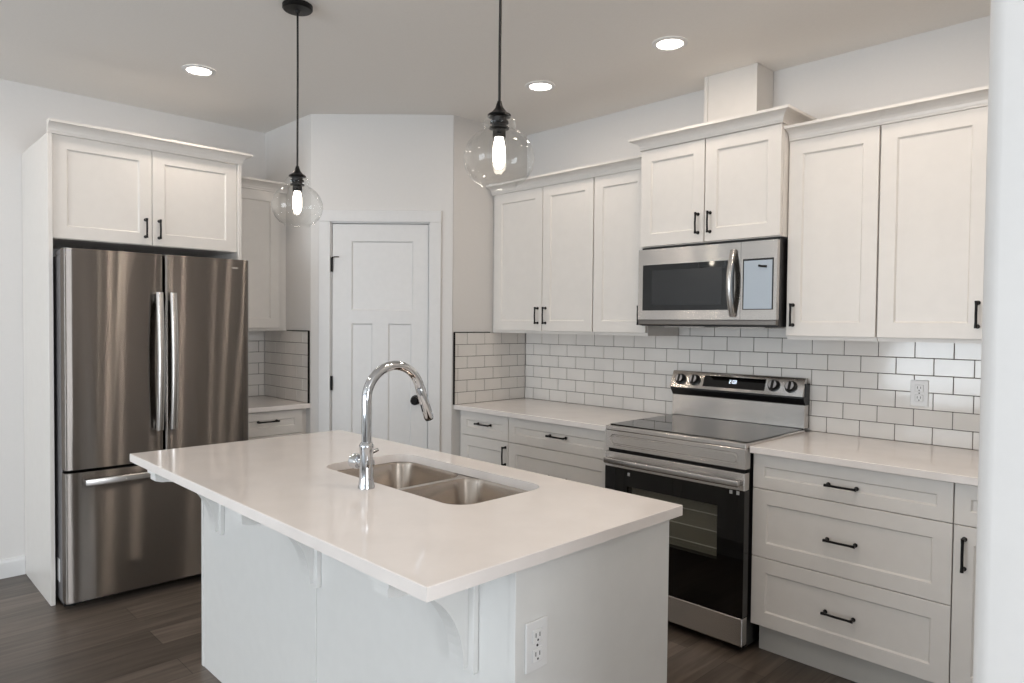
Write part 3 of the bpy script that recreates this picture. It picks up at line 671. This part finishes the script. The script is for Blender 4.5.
bm = bmesh.new()
for k in range(2): box(bm, FRW, 2.62+k*.32, 2.86+k*.32, 1.422, 1.4275, .12, .33)
obj('grease_filter', bm, M_steel, t)

# ---------------------------------------------------------------- pendants
def pendant(x, y, label, dz=0):
    t = thing('pendant_lamp', label, 'pendant lamp', (x, y, CEIL), 'glass globe pendants over the island')
    bm = bmesh.new(); lathe(bm, x, y, [(.057, CEIL-.0005), (.0605, CEIL-.003), (.0605, CEIL-.018), (.056, CEIL-.023), (.012, CEIL-.025), (.008, CEIL-.034)], 36); obj('canopy', bm, M_black, t, True)
    Z = lambda z: z+dz
    bm = bmesh.new(); tube(bm, [(x, y, CEIL-.035), (x+.002, y, 2.5), (x-.001, y+.001, 2.25), (x, y, Z(2.06))], .0042, 10); obj('cord', bm, M_blkplast, t, True)
    bm = bmesh.new(); lathe(bm, x, y, [(.006, Z(2.078)), (.009, Z(2.068)), (.012, Z(2.058)), (.022, Z(2.046)), (.034, Z(2.038)), (.035, Z(2.033)), (.022, Z(2.030)), (.021, Z(2.022)), (.027, Z(2.020)), (.027, Z(2.014)), (.021, Z(2.012)), (.021, Z(2.004)), (.029, Z(2.002)), (.029, Z(1.998)), (.019, Z(1.996)), (.019, Z(1.972))], 32); obj('socket', bm, M_black, t, True)
    bm = bmesh.new()
    G = [(.030, 2.030), (.042, 2.027), (.048, 2.018), (.047, 2.006), (.043, 1.998), (.046, 1.993), (.062, 1.985), (.080, 1.970), (.094, 1.950), (.102, 1.926), (.103, 1.905), (.098, 1.882), (.086, 1.860), (.070, 1.845), (.056, 1.838), (.051, 1.833), (.0505, 1.828)]
    lathe(bm, x, y, [(r, Z(z)) for r, z in G], 56, caps=(False, False))
    g = obj('glass_globe', bm, M_globe, t, True, label='clear glass globe')
    bm = bmesh.new(); lathe(bm, x, y, [(.012, Z(1.973)), (.013, Z(1.965)), (.0165, Z(1.95)), (.0175, Z(1.93)), (.017, Z(1.905)), (.014, Z(1.892)), (.008, Z(1.884)), (.003, Z(1.882))], 28); obj('bulb', bm, M_bulb, t, True, label='glowing bulb')
pendant(1.990, -2.085, 'clear glass globe pendant on black cord, hanging nearer the fridge')
pendant(3.209, -2.085, 'clear glass globe pendant on black cord, hanging nearer the stove')

# ---------------------------------------------------------------- recessed ceiling lights
def downlight(x, y, label, power=2.4):
    t = thing('recessed_light', label, 'ceiling light', (x, y, CEIL), 'round recessed ceiling lights')
    bm = bmesh.new(); lathe(bm, x, y, [(.082, CEIL-.0005), (.082, CEIL-.004), (.062, CEIL-.008), (.058, CEIL-.0035)], 40, caps=(False, False)); obj('trim_ring', bm, M_white, t, True)
    bm = bmesh.new(); lathe(bm, x, y, [(.0585, CEIL-.0008), (.0585, CEIL-.0045)], 40); obj('lens', bm, M_can, t)
    l = bpy.data.lights.new('recessed_lamp', 'AREA'); l.shape = 'DISK'; l.size = .11; l.energy = power; l.color = (1, .85, .72)
    o = bpy.data.objects.new('recessed_lamp', l); COL.objects.link(o); o.location = (0, 0, -.012); o.parent = t
downlight(.924, -2.086, 'round recessed ceiling light above the fridge front, left of both pendants')
downlight(2.037, -.675, 'round recessed ceiling light above the left counter, close to the larger pendant', 1.7)
downlight(2.867, -.683, 'round recessed ceiling light in front of the white duct cover', 1.7)
for (x, y, pw_) in ((3.70, -.683, 1.5), (4.1, -1.35, 3.6), (3.7, -1.75, 4), (.924, -3.3, 2.4), (2.6, -3.6, 2.4), (5.4, -1.4, 2.4), (6.9, -3.9, 2.4), (2.6, -5.3, 2.4), (5.4, -6.0, 2.4)):
    downlight(x, y, 'round recessed ceiling light outside the photographed part of the kitchen', pw_)
